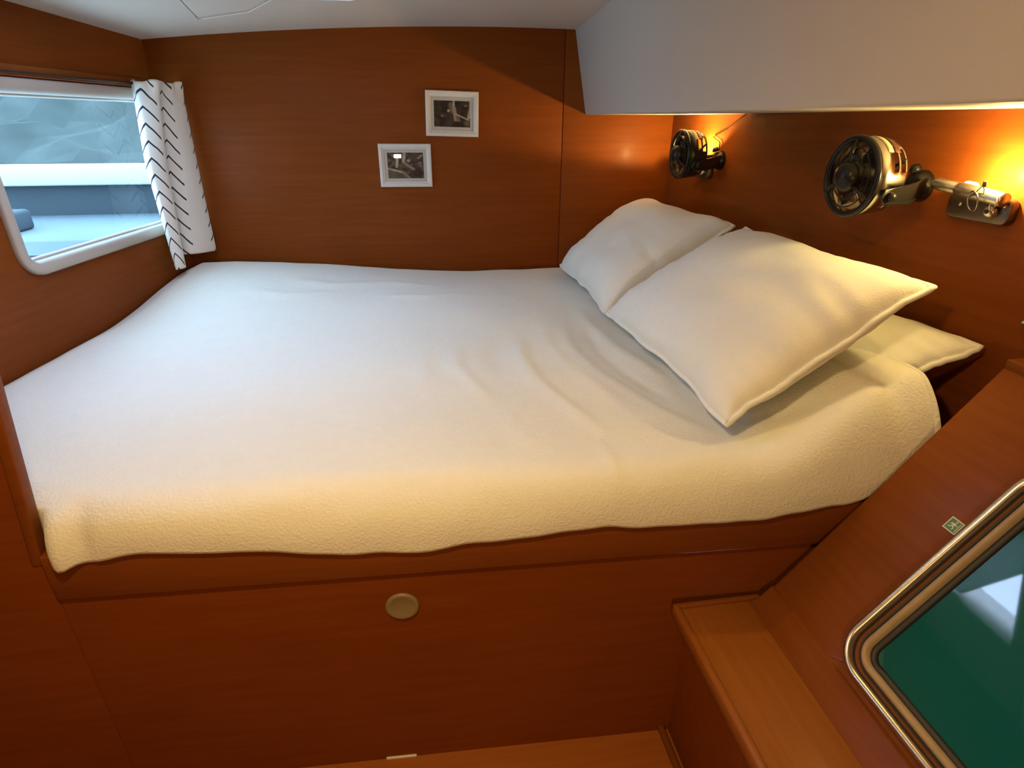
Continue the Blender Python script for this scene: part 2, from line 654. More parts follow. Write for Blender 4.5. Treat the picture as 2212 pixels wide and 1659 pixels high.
# profile offsets: negative = inward (ring's outward normal depends on the winding, here + is outward)
ring('outer_frame', pth, [(0.0, -0.005), (0.0, 0.010), (-0.003, 0.0135), (-0.008, 0.014), (-0.012, 0.011), (-0.0135, 0.004), (-0.0135, -0.012)], 'alu', FH, eh)
ring('rubber_seal', pth, [(-0.0135, -0.012), (-0.0135, 0.001), (-0.019, -0.001), (-0.025, -0.004), (-0.025, -0.014)], 'seal_dark', FH, eh)
ring('sealant_bead', pth, [(-0.024, -0.014), (-0.024, -0.003), (-0.028, 0.0015), (-0.033, -0.001), (-0.037, -0.008), (-0.037, -0.016)], 'seal_tan', FH, eh)
ring('inner_lip', pth, [(-0.036, -0.018), (-0.036, -0.009), (-0.043, -0.012), (-0.047, -0.017)], 'seal_dark', FH, eh)
ins = rrect(HU0 + 0.030, HU1 - 0.030, HV0 + 0.030, HV1 - 0.030, 0.04, 10)
prism('pane', ins, -0.026, -0.0165, 'green', eh, fr=FH)

# exit sticker beside the frame
ex = empty('exit_sticker', FH(0.150, 0.363, 0.0))
tag(ex, 'tiny green emergency exit sticker next to the hatch frame', 'sticker')
su, sv, sh = 0.150, 0.363, 0.0125
prism('backing', [(su - sh, sv - sh), (su + sh, sv - sh), (su + sh, sv + sh), (su - sh, sv + sh)], 0.0001, 0.0006, 'sticker_pale', ex, fr=FH)
sg = sh * 0.82
prism('green_field', [(su - sg, sv - sg), (su + sg, sv - sg), (su + sg, sv + sg), (su - sg, sv + sg)], 0.0006, 0.0009, 'sticker_green', ex, fr=FH)


def sticker_shape(name, poly):
    return prism(name, [(su + a * sh, sv + b * sh) for a, b in poly], 0.0009, 0.0012, 'sticker_pale', ex, fr=FH)


sticker_shape('running_figure', [(-0.05, 0.35), (0.12, 0.42), (0.30, 0.18), (0.52, 0.22), (0.50, 0.08), (0.24, 0.04), (0.16, 0.10), (0.10, -0.10), (0.32, -0.32), (0.22, -0.62), (0.08, -0.58), (0.14, -0.36), (-0.12, -0.14),
                                (-0.24, -0.42), (-0.58, -0.46), (-0.58, -0.32), (-0.34, -0.28), (-0.18, 0.05), (-0.36, 0.12), (-0.42, -0.04), (-0.55, 0.0), (-0.44, 0.26)])
sticker_shape('figure_head', [(0.10 + 0.13 * math.cos(i * math.pi / 5), 0.60 + 0.13 * math.sin(i * math.pi / 5)) for i in range(10)])
sticker_shape('doorway', [(0.60, -0.70), (0.72, -0.70), (0.72, 0.70), (0.60, 0.70)])

# ------------------------------------------------------------------ step along the hull lining
st = empty('hull_step', (0.56, 0.3, 0.0))
tag(st, 'low cherry step running along the foot of the sloping lining', 'step')
box('tread', (0.478, 0.652), (-0.9, 0.826), (0.413, 0.433), 'tread', st, 0.002)
# rounded nosing along the open edge
nos = [(0.4660, 0.408), (0.4635, 0.428), (0.4660, 0.4375), (0.4720, 0.4415), (0.4790, 0.4400), (0.4825, 0.4345), (0.4835, 0.408)]
prism('nosing', nos, -0.826, 0.9, 'tread', st, fr=FS, bev=0.0015)
prism('end_fiddle', [(0.466, 0.408), (0.660, 0.408), (0.660, 0.4405), (0.466, 0.4405)], -0.833, -0.821, 'woodrail', st, fr=FS, bev=0.003)
prism('upstand', [(0.630, 0.4328), (0.672, 0.4328), (0.690, 0.470), (0.676, 0.470), (0.652, 0.443)], -0.820, 0.9, 'woody', st, fr=FS, bev=0.002)
box('riser', (0.516, 0.534), (-0.9, 0.85), (0.0, 0.415), 'woodx', st)
box('floor_lip', (0.490, 0.506), (-0.9, 0.862), (0.0, 0.016), 'woody', st, 0.005)

# ------------------------------------------------------------------ berth base
bb = empty('berth_base', (0.0, 1.2, 0.0))
tag(bb, 'built-in cherry berth base with plain front under the bedding', 'berth')
yl, yr = yfront(-0.70), yfront(0.95)
FT = frame((1, 0, 0), (0, 1, 0))
prism('front_panel', [(-0.7075, yl + 0.006), (0.95, yr + 0.006), (0.95, yr + 0.026), (-0.7075, yl + 0.026)], 0.0, 0.60, 'woodx', bb, fr=FT)
prism('top_rail', [(-0.7075, yl - 0.002), (0.95, yr - 0.002), (0.95, yr + 0.030), (-0.7075, yl + 0.030)], 0.560, 0.662, 'woodrail', bb, fr=FT, bev=0.004)
prism('platform', [(-0.72, yl + 0.03), (0.95, yr + 0.03), (1.108, yr + 0.03), (1.108, 2.615), (-0.99, 2.615), (-1.20, 1.05), (-1.18, yl + 0.03)], 0.575, 0.595, 'woodrail', bb, fr=FT)
kp = Vector((-0.090, yfront(-0.09) + 0.006, 0.474))
lathe('round_pull', [(0.0, 0.0015), (0.012, 0.0020), (0.022, 0.0036), (0.028, 0.0052), (0.0315, 0.0050), (0.0330, 0.0035), (0.0335, 0.0)], 'knob', kp, (-0.045, -1, 0), bb, 40)
prism('catch_plate', [(-0.164, 0.8775), (-0.094, 0.8743), (-0.094, 0.8813), (-0.164, 0.8845)], 0.0, 0.0065, 'plastic_white', bb, fr=FT, bev=0.001)



# ------------------------------------------------------------------ blanket
def nz(x, y, z=0.0):
    return noise.noise(Vector((x, y, z)))


def seg_dist(px, py, pts):
    """(distance signed to the side, parameter 0..1) to a polyline"""
    best = (9, 0, 0)
    n = len(pts) - 1
    for i in range(n):
        ax, ay = pts[i]
        bx, by = pts[i + 1]
        dx, dy = bx - ax, by - ay
        l2 = dx * dx + dy * dy
        t = max(0, min(1, ((px - ax) * dx + (py - ay) * dy) / l2))
        qx, qy = ax + dx * t, ay + dy * t
        d = math.hypot(px - qx, py - qy)
        if d < best[0]:
            s = 1 if (dx * (py - ay) - dy * (px - ax)) > 0 else -1
            best = (d, (i + t) / n, s)
    return best


WR = [  # (polyline on the bed top, height, width)
    ([(0.27, 1.62), (0.24, 1.42), (0.255, 1.28), (0.31, 1.12), (0.36, 0.98)], 0.013, 0.020),
    ([(0.20, 1.66), (0.17, 1.46), (0.19, 1.25)], -0.006, 0.030),
    ([(0.07, 1.55), (0.06, 1.40), (0.10, 1.28), (0.13, 1.18)], 0.010, 0.022),
    ([(-0.03, 1.55), (-0.04, 1.40), (-0.01, 1.28)], 0.006, 0.030),
    ([(0.43, 1.75), (0.39, 1.50), (0.42, 1.30), (0.50, 1.10), (0.58, 0.96)], 0.012, 0.022),
    ([(0.50, 1.72), (0.47, 1.48), (0.50, 1.30), (0.56, 1.12)], -0.009, 0.020),
    ([(0.36, 1.78), (0.335, 1.52), (0.37, 1.30), (0.46, 1.10), (0.54, 0.98)], 0.008, 0.024),
    ([(0.52, 1.90), (0.50, 1.70), (0.53, 1.45), (0.60, 1.20)], 0.010, 0.024),
    ([(0.16, 1.15), (0.17, 1.05), (0.20, 0.97)], 0.005, 0.020),
    ([(-0.45, 1.45), (-0.40, 1.30), (-0.38, 1.15)], 0.005, 0.04),
    ([(-0.55, 2.30), (-0.35, 2.24), (-0.15, 2.27), (0.05, 2.22)], 0.012, 0.035),
    ([(-0.70, 2.20), (-0.50, 2.13), (-0.30, 2.16)], 0.010, 0.035),
    ([(-0.20, 2.10), (0.00, 2.06), (0.18, 2.09)], 0.009, 0.028),
    ([(-0.66, 1.88), (-0.68, 1.75), (-0.66, 1.66)], -0.010, 0.04),
    ([(0.90, 1.12), (0.90, 1.02), (0.905, 0.93), (0.90, 0.88)], -0.020, 0.022),
    ([(0.62, 1.05), (0.72, 0.98), (0.80, 0.95)], -0.008, 0.025),
    ([(0.33, 0.99), (0.335, 0.93), (0.33, 0.88)], 0.006, 0.012),
    ([(-0.07, 0.98), (-0.06, 0.92), (-0.06, 0.88)], -0.005, 0.016),
]


def bedtop(x, y):
    z = 0.757
    # rear left corner stands proud, the rear edge sags towards the head
    rear = smooth01(1.9, 2.55, y)
    z += rear * (0.070 * (1 - smooth01(-0.85, 0.25, x)) - 0.006)
    z += 0.012 * math.sin((x + 0.9) * 1.7) * smooth01(1.0, 1.5, y) * (1 - rear)
    # climbs on to the lower pillow at the head end
    z += 0.142 * smooth01(0.60, 0.965, x) * (1 - 0.5 * smooth01(1.2, 1.9, y)) * smooth01(0.80, 0.98, y + 0.06)
    z += 0.006 * nz(x * 2.6, y * 2.6) + 0.0025 * nz(x * 8, y * 8, 3.0)
    for pts, h, w in WR:
        if min(p[0] for p in pts) - 0.15 < x < max(p[0] for p in pts) + 0.15 and min(p[1] for p in pts) - 0.15 < y < max(p[1] for p in pts) + 0.15:
            d, t, s = seg_dist(x, y, pts)
            if d < 4 * w:
                z += 0.72 * h * math.exp(-(d / w) ** 2) * min(1, 5 * t, 5 * (1 - t) + 0.02)
    # tucked edges along the hull and the rear bulkhead
    e = min(y_ := 2.60 - y, (x - xleft(y)) * 0.8)
    z -= 0.030 * (1 - smooth01(0.0, 0.075, e))
    return z


def hemz(x):
    t = [(-1.3, 0.655), (-0.75, 0.640), (-0.69, 0.644), (-0.53, 0.660), (-0.38, 0.650), (-0.15, 0.626), (-0.05, 0.620), (0.08, 0.633), (0.30, 0.648), (0.38, 0.642), (0.46, 0.641), (0.61, 0.640), (0.79, 0.660), (0.9, 0.68), (1.0, 0.72)]
    for i in range(len(t) - 1):
        if t[i][0] <= x <= t[i + 1][0]:
            f = smooth01(t[i][0], t[i + 1][0], x)
            return t[i][1] * (1 - f) + t[i + 1][1] * f
    return 0.65


def ytopfront(x):
    # line where the top rolls over to the front
    y = 0.905 - 0.06 * (x + 0.0)
    if x < -0.55:
        y += 0.03 * smooth01(-0.55, -0.75, x) if False else 0.05 * (1 - smooth01(-0.80, -0.55, x))
    if x > 0.75:
        y += 0.040 * smooth01(0.75, 0.97, x)
    return y


NXB, NYT, NYF = 230, 150, 46
verts, faces = [], []
for j in range(NYT + NYF + 1):
    for i in range(NXB + 1):
        a = i / NXB
        xe = 0.968
        if j <= NYT:
            t = j / NYT
            x_guess = -1.1 + a * 2.07
            yf = ytopfront(x_guess) + 0.036
            y = 2.598 + (yf - 2.598) * t
            x0 = xleft(y) + 0.012
            xr_ = xe + 0.008 * nz(7.0, y * 9)
            if y > 1.25:
                xr_ = xe + 0.05 * smooth01(1.25, 1.6, y)
            x = x0 + (xr_ - x0) * a
            # straight columns across the middle of the bed
            z = bedtop(x, y)
            verts.append(Vector((x, y, z)))
        else:
            t = (j - NYT) / NYF
            base = verts[NYT * (NXB + 1) + i]
            x = base.x
            yt = base.y
            ztop = base.z
            zh = hemz(x) + 0.004 * nz(x * 14, 5.0)
            drop = ztop - zh
            yb = max(yfront(x) - 0.010, 0.8265)
            # soft roll-over, then a sloping hang down to the hem (cubic curve in the y-z plane)
            p0, p1, p2, p3 = (yt, ztop), (yt - 0.030, ztop - 0.001), (yb - 0.006, zh + 0.088), (yb, zh)
            k0, k1, k2, k3 = (1 - t) ** 3, 3 * t * (1 - t) ** 2, 3 * t * t * (1 - t), t ** 3
            y = k0 * p0[0] + k1 * p1[0] + k2 * p2[0] + k3 * p3[0]
            z = k0 * p0[1] + k1 * p1[1] + k2 * p2[1] + k3 * p3[1]
            y -= 0.004 * math.sin(math.pi * t) * (0.6 + nz(x * 7, t * 2.0, 2.0))
            # rolled corner at the foot, then away behind the bulkhead edge
            roll = math.exp(-((x + 0.668) / 0.018) ** 2)
            y -= 0.010 * roll * smooth01(0.15, 0.5, t)
            z -= 0.007 * roll * smooth01(0.4, 1.0, t)
            y += 0.008 * math.exp(-((x + 0.625) / 0.016) ** 2) * smooth01(0.15, 0.5, t) * (1 - 0.6 * smooth01(0.8, 1.0, t))
            away = 1 - smooth01(-0.708, -0.676, x)
            y = y * (1 - away) + max(y, 0.9335) * away
            if x > 0.60:
                y = max(y, 0.826)
            verts.append(Vector((x, y, z)))
w_ = NXB + 1
for j in range(NYT + NYF):
    for i in range(NXB):
        a = j * w_ + i
        faces.append((a, a + 1, a + w_ + 1, a + w_))
bl = mesh('blanket', verts, faces, 'fleece', None, True, org=(0, 1.6, 0.75))
tag(bl, 'cream fleece blanket spread over the whole berth', 'blanket')
if bl.data.polygons[NXB * 40 + 60].normal.z < 0:
    bl.data.flip_normals()
sm = bl.modifiers.new('thickness', 'SOLIDIFY')
sm.thickness = 0.010
sm.offset = -1
# stitched hem along the head-end edge
hem = [Vector(verts[j * w_ + NXB]) + Vector((0.0, 0, -0.004)) for j in range(90, NYT + NYF, 1)]
tube('hem', hem, 0.0065, 'fleece', bl, 8, org=(0, 1.6, 0.75))


# ------------------------------------------------------------------ pillows
def pillow(name, c, T, label, seed, sagx=0.0, sag=0.0, bow=0.0, waist=0.035, rim_pts=None):
    """c = four corners (lower near, lower far, upper far, upper near)"""
    c = [Vector(p) for p in c]
    cen = sum(c, Vector()) / 4
    nrm = (c[3] - c[0]).cross(c[1] - c[0]).normalized()
    if nrm.z < 0:
        nrm = -nrm
    root = empty(name, cen)
    tag(root, label, 'pillow', 'cream pillows at the head of the berth')
    n = 56

    def base(u, v):
        # u along the long side (near to far), v from lower to upper edge; sides drawn in between the corners
        uu = u + waist * 0.7 * math.sin(math.pi * v) * (1 - 2 * u)
        vv = v + waist * math.sin(math.pi * u) * (1 - 2 * v)
        p = (c[0] * (1 - uu) + c[1] * uu) * (1 - vv) + (c[3] * (1 - uu) + c[2] * uu) * vv
        p = p + nrm * (bow * math.sin(math.pi * u) * (v - 0.1) + sag * math.sin(math.pi * v) * (1 - 0.3 * math.sin(math.pi * u)))
        p = p + nrm * 0.008 * nz(u * 5 + seed, v * 5)
        p = p + (c[3] - c[0]).normalized() * 0.009 * nz(u * 6 + seed, v * 2, 1.5) + (c[1] - c[0]).normalized() * 0.006 * nz(u * 2, v * 6 + seed, 2.5)
        return p

    def thick(u, v):
        a = 1 - abs(2 * u - 1) ** 3.6
        b = 1 - abs(2 * v - 1) ** 2.8
        return max(0.0, a * b) ** 0.5

    vs, fs = [], []
    for side in (1, -1):
        for j in range(n + 1):
            for i in range(n + 1):
                u, v = i / n, j / n
                t = thick(u, v)
                h = T * (0.58 if side > 0 else 0.42) * t
                h *= 1 + 0.10 * nz(u * 3 + seed * 2, v * 3, side)
                # creases running in from the corners and short edges
                cr = 0.0045 * nz(u * 3.0, v * 16 + seed) * (1 - smooth01(0.0, 0.30, min(u, 1 - u)))
                cr += 0.0035 * nz(u * 18 + seed, v * 3.0) * (1 - smooth01(0.0, 0.30, min(v, 1 - v)))
                h += cr * min(1, t * 2)
                vs.append(base(u, v) + nrm * h * side)
    k = (n + 1) ** 2
    for s in (0, 1):
        for j in range(n):
            for i in range(n):
                a = s * k + j * (n + 1) + i
                q = (a, a + 1, a + n + 2, a + n + 1)
                fs.append(q if s == 0 else q[::-1])
    body = mesh('cover', vs, fs, 'pillow', root, True)
    bm = bmesh.new()
    bm.from_mesh(body.data)
    bmesh.ops.remove_doubles(bm, verts=bm.verts, dist=1e-4)
    bmesh.ops.recalc_face_normals(bm, faces=bm.faces)
    bm.to_mesh(body.data)
    bm.free()
    # piped seam right round
    rim = []
    for i in range(n):
        rim.append(base(i / n, 0))
    for j in range(n):
        rim.append(base(1, j / n))
    for i in range(n):
        rim.append(base(1 - i / n, 1))
    for j in range(n):
        rim.append(base(0, 1 - j / n))
    rim = [p + nrm * 0.004 * nz(i * 0.35, seed) for i, p in enumerate(rim)]
    tube('seam_piping', rim, 0.0065, 'pillow', root, 8, closed=True)
    return root


pillow('pillow', [(0.855, 0.955, 0.762), (0.86, 1.60, 0.765), (1.088, 1.62, 0.960), (1.086, 0.918, 0.947)], 0.10,
       'lower cream pillow half covered by the blanket, under the other pillows', 3.3, waist=0.05)
pillow('pillow', [(0.572, 1.725, 0.792), (0.572, 2.385, 0.792), (0.955, 2.44, 1.035), (0.985, 1.76, 1.045)], 0.17,
       'cream pillow farther from the hatch, tucked in the corner below the black fan', 9.1, waist=0.02, bow=0.01)
pillow('pillow', [(0.583, 0.938, 0.796), (0.560, 1.690, 0.796), (0.975, 1.66, 1.055), (0.985, 0.955, 1.066)], 0.17,
       'cream pillow propped on the lower pillow with its piped end overhanging', 5.7, waist=0.035)

# ------------------------------------------------------------------ hull window
w1 = empty('window_1', FL(0.49, WIN[2], 0))
struct(w1, 'white framed fixed window in the hull side', 'window')
wp = rrect(*WIN, 0.075, 10)
# FL: U x V = (-0.9906, 0.1368, 0): w points outward, so the cabin side is negative w
ring('window_frame', wp, [(0.0, 0.002), (0.0, -0.010), (-0.004, -0.014), (-0.020, -0.015), (-0.030, -0.012), (-0.036, -0.004), (-0.040, 0.018), (-0.030, 0.028), (-0.02, 0.028)], 'win_frame', FL, w1)
ring('glazing_seal', wp, [(-0.0395, 0.012), (-0.0395, 0.022), (-0.046, 0.024), (-0.046, 0.020)], 'plastic_white', FL, w1)
prism('pane', rrect(WIN[0] + 0.034, WIN[1] - 0.034, WIN[2] + 0.034, WIN[3] - 0.034, 0.045), 0.0225, 0.0265, 'pane', w1, fr=FL)
# curtain track above it
ct = empty('curtain_track', FL(0.5, 1.475, 0))
tag(ct, 'slim wooden curtain track above the hull window', 'curtain rail')
FV = frame(UL, (0, 0, 1), (-0.985, 2.62, 0))
box('track_body', (0.08, 1.70), (1.468, 1.497), (-0.016, 0.0), 'woodrail', ct, 0.003, fr=FV)
box('track_slot', (0.08, 1.70), (1.4745, 1.4815), (-0.022, -0.0155), 'bronze', ct, 0.001, fr=FV)

# ------------------------------------------------------------------ curtain
CS = {  # control points of the plan curve at three heights
    1.480: [(-0.990, 2.452), (-0.957, 2.425), (-0.905, 2.455), (-0.925, 2.515), (-0.890, 2.535), (-0.868, 2.578), (-0.900, 2.600)],
    1.200: [(-0.985, 2.385), (-0.957, 2.372), (-0.925, 2.420), (-0.955, 2.490), (-0.900, 2.505), (-0.868, 2.570), (-0.900, 2.600)],
    0.840: [(-0.952, 2.345), (-0.942, 2.345), (-0.930, 2.388), (-0.985, 2.470), (-0.925, 2.490), (-0.868, 2.572), (-0.900, 2.600)],
}


def catmull(P, t):
    n = len(P) - 1
    s = min(n - 1e-6, max(0, t * n))
    i = int(s)
    f = s - i
    p0 = P[max(0, i - 1)]
    p1, p2 = P[i], P[i + 1]
    p3 = P[min(n, i + 2)]
    return tuple(0.5 * (2 * b + (c - a) * f + (2 * a - 5 * b + 4 * c - d) * f * f + (3 * b - a - 3 * c + d) * f ** 3) for a, b, c, d in zip(p0, p1, p2, p3))


hts = sorted(CS)
NU, NV = 110, 90
cv, cuv = [], []
for j in range(NV + 1):
    fv = j / NV
    for i in range(NU + 1):
        t = i / NU
        zb = 0.838 + 0.030 * smooth01(0.34, 0.42, t) - 0.006 * smooth01(0.6, 0.9, t)
        zt = 1.487 + 0.004 * math.sin(t * 26)
        z = zt + (zb - zt) * fv
        if z >= hts[1]:
            f = (z - hts[1]) / (hts[2] - hts[1])
            a, b = CS[hts[1]], CS[hts[2]]
        else:
            f = (z - hts[1]) / (hts[0] - hts[1])
            a, b = CS[hts[1]], CS[hts[0]]
        f = min(1.1, f)
        P = [(p[0] * (1 - f) + q[0] * f, p[1] * (1 - f) + q[1] * f) for p, q in zip(a, b)]
        x, y = catmull(P, t)
        # gathered heading: small puckers near the track
        g = smooth01(1.42, 1.485, z)
        x += g * 0.006 * math.sin(t * 40)
        y += 0.003 * nz(t * 6, z * 5) - g * 0.004 * math.cos(t * 40)
        cv.append(Vector((x, y, z)))
# arc-length u for the print, measured half way down
mid = [cv[(NV // 2) * (NU + 1) + i] for i in range(NU + 1)]
arc = [0.0]
for i in range(NU):
    arc.append(arc[-1] + (mid[i + 1] - mid[i]).length)
cf = [(j * (NU + 1) + i, j * (NU + 1) + i + 1, (j + 1) * (NU + 1) + i + 1, (j + 1) * (NU + 1) + i) for j in range(NV) for i in range(NU)]
cu = mesh('curtain', cv, cf, 'curtain', None, True, org=(-0.94, 2.48, 0.84))
uvl = cu.data.uv_layers.new(name='UVMap')
for lp in cu.data.loops:
    i, j = lp.vertex_index % (NU + 1), lp.vertex_index // (NU + 1)
    uvl.data[lp.index].uv = (arc[i], cv[lp.vertex_index].z)
sc_ = cu.modifiers.new('thickness', 'SOLIDIFY')
sc_.thickness = 0.002
tag(cu, 'off-white curtain with black chevron marks gathered beside the window', 'curtain')


# ------------------------------------------------------------------ framed prints
def grid_print(name, parent, fr, x0, x1, y0, y1, w, paint, nxp=72, nyp=54):
    vs, fs = [], []
    for j in range(nyp + 1):
        for i in range(nxp + 1):
            vs.append(fr(x0 + (x1 - x0) * i / nxp, y0 + (y1 - y0) * j / nyp, w))
    for j in range(nyp):
        for i in range(nxp):
            a = j * (nxp + 1) + i
            fs.append((a, a + 1, a + nxp + 2, a + nxp + 1))
    o = mesh(name, vs, fs, 'print', parent)
    ca = o.data.color_attributes.new('print', 'FLOAT_COLOR', 'POINT')
    for j in range(nyp + 1):
        for i in range(nxp + 1):
            r, g, b = paint(i / nxp, j / nyp)
            ca.data[j * (nxp + 1) + i].color = (r, g, b, 1)
    return o


def lerp3(a, b, f):
    return tuple(p + (q - p) * f for p, q in zip(a, b))


def line_d(x, y, a, b):
    dx, dy = b[0] - a[0], b[1] - a[1]
    t = max(0, min(1, ((x - a[0]) * dx + (y - a[1]) * dy) / (dx * dx + dy * dy)))
    return math.hypot(x - a[0] - dx * t, y - a[1] - dy * t)


DARK, MIDB, PALE, OLIVE = (0.012, 0.006, 0.004), (0.09, 0.06, 0.045), (0.62, 0.52, 0.42), (0.16, 0.15, 0.07)


def blob(c, x, y, cx, cy, rx, ry, col, soft=0.6):
    d = math.hypot((x - cx) / rx, (y - cy) / ry)
    return lerp3(c, col, 1 - smooth01(1 - soft, 1.0, d))


def paint_upper(x, y):
    c = lerp3(DARK, MIDB, max(0, nz(x * 5, y * 5) * 0.9 + 0.15))
    c = lerp3(c, MIDB, 0.6 * (1 - smooth01(0.02, 0.2, line_d(x, y, (0.36, 0.0), (0.50, 0.35)))))
    c = lerp3(c, (0.20, 0.16, 0.11), 1 - smooth01(0.04, 0.12, line_d(x, y, (0.48, 0.85), (0.52, 0.6))))
    for a, b, w, col in (((0.545, 1.0), (0.545, 0.72), 0.022, PALE), ((0.55, 0.72), (0.60, 0.28), 0.05, (0.42, 0.34, 0.28)), ((0.60, 0.50), (0.96, 0.28), 0.022, PALE), ((1.0, 0.80), (0.93, 0.30), 0.03, PALE), ((0.64, 0.4), (0.68, 0.25), 0.05, (0.2, 0.15, 0.12))):
        c = lerp3(c, col, 1 - smooth01(w * 0.6, w * 1.3, line_d(x, y, a, b)))
    if x > 0.96 and y > 0.35:
        c = PALE
    c = blob(c, x, y, 0.92, 0.16, 0.14, 0.16, OLIVE)
    c = blob(c, x, y, 0.60, 0.08, 0.16, 0.16, DARK)
    c = blob(c, x, y, 0.40, 0.62, 0.05, 0.07, (0.55, 0.47, 0.36))
    c = blob(c, x, y, 0.23, 0.42, 0.06, 0.03, (0.40, 0.34, 0.27))
    c = blob(c, x, y, 0.88, 0.82, 0.09, 0.06, (0.2, 0.15, 0.09))
    return c


def paint_lower(x, y):
    n_ = nz(x * 9 + 4, y * 7)
    c = lerp3(MIDB, (0.30, 0.24, 0.17), max(0, n_))
    c = lerp3(c, DARK, max(0, -n_ * 1.4))
    if y < 0.38 - 0.35 * x * 0.6 and x < 0.5:
        c = lerp3((0.10, 0.09, 0.045), (0.16, 0.14, 0.07), nz(x * 4, y * 4) + 0.5)
    c = blob(c, x, y, 0.82, 0.22, 0.22, 0.26, (0.035, 0.018, 0.014), 0.5)
    c = blob(c, x, y, 0.78, 0.85, 0.24, 0.16, (0.09, 0.06, 0.045), 0.5)
    for a, b, w, col in (((0.02, 0.38), (0.42, 0.24), 0.028, PALE), ((0.42, 0.24), (0.60, 0.0), 0.035, (0.32, 0.24, 0.18)), ((0.28, 0.8), (0.25, 0.45), 0.035, (0.6, 0.52, 0.34)), ((0.48, 1.0), (0.44, 0.62), 0.04, (0.55, 0.48, 0.30)), ((0.44, 0.62), (0.72, 0.35), 0.04, (0.36, 0.28, 0.2)), ((0.85, 0.78), (0.95, 0.88), 0.03, (0.4, 0.33, 0.25))):
        c = lerp3(c, col, 1 - smooth01(w * 0.5, w * 1.4, line_d(x, y, a, b) + 0.02 * n_))
    c = blob(c, x, y, 0.58, 0.68, 0.06, 0.07, (0.5, 0.42, 0.32))
    c = blob(c, x, y, 0.90, 0.60, 0.05, 0.05, (0.42, 0.34, 0.26))
    return c


def picture(cx, cz, w, h, rot, paint, label, inset):
    fr = frame((math.cos(rot), 0, -math.sin(rot)), (math.sin(rot), 0, math.cos(rot)), (cx, 2.6175, cz))   # U x V = -y : towards the cabin
    root = empty('picture_frame', (cx, 2.6175, cz))
    tag(root, label, 'picture', 'small framed prints on the back bulkhead')
    x0, x1, y0, y1 = -w / 2, w / 2, -h / 2, h / 2
    path = [(x0, y0), (x1, y0), (x1, y1), (x0, y1)]
    m = 0.021
    # moulding as four mitred rails
    prof = [(0.0, 0.0005), (0.0, 0.013), (0.003, 0.0155), (0.012, 0.015), (0.017, 0.011), (m, 0.010), (m, 0.0005)]
    for s in range(4):
        a, b = path[s], path[(s + 1) % 4]
        d = Vector((b[0] - a[0], b[1] - a[1])).normalized()
        nn = Vector((-d.y, d.x))
        vs = []
        for (q, hh) in prof:
            k = q * 1.414
            pa = Vector(a) + (d + nn) * q
            pb = Vector(b) + (-d + nn) * q
            vs.append(fr(pa.x, pa.y, hh))
            vs.append(fr(pb.x, pb.y, hh))
        n = len(prof)
        fs = [(2 * i, 2 * i + 1, 2 * ((i + 1) % n) + 1, 2 * ((i + 1) % n)) for i in range(n)]
        fs += [tuple(2 * i for i in range(n)), tuple(2 * i + 1 for i in reversed(range(n)))]
        mesh('frame_rail', vs, fs, 'frame_white', root)
    # inner slip and print
    xi, yi = inset
    prism('mount', [(x0 + m, y0 + m), (x1 - m, y0 + m), (x1 - m, y1 - m), (x0 + m, y1 - m)], 0.001, 0.0075, 'frame_white', root, fr=fr,
          holes=[[(x0 + xi, y0 + yi), (x1 - xi, y0 + yi), (x1 - xi, y1 - yi), (x0 + xi, y1 - yi)]])
    grid_print('print', root, fr, x0 + xi - 0.001, x1 - xi + 0.001, y0 + yi - 0.001, y1 - yi + 0.001, 0.004, paint)
    prism('glass', [(x0 + m - 0.001, y0 + m - 0.001), (x1 - m + 0.001, y0 + m - 0.001), (x1 - m + 0.001, y1 - m + 0.001), (x0 + m - 0.001, y1 - m + 0.001)], 0.0078, 0.0088, 'picture_glass', root, fr=fr)
    return root


picture(0.1455, 1.383, 0.217, 0.170, 0.030, paint_upper, 'white framed dark sepia print, the higher of two on the bulkhead', (0.034, 0.036))
picture(-0.0585, 1.186, 0.217, 0.170, 0.008, paint_lower, 'white framed paler sepia print, the lower of two on the bulkhead', (0.034, 0.034))


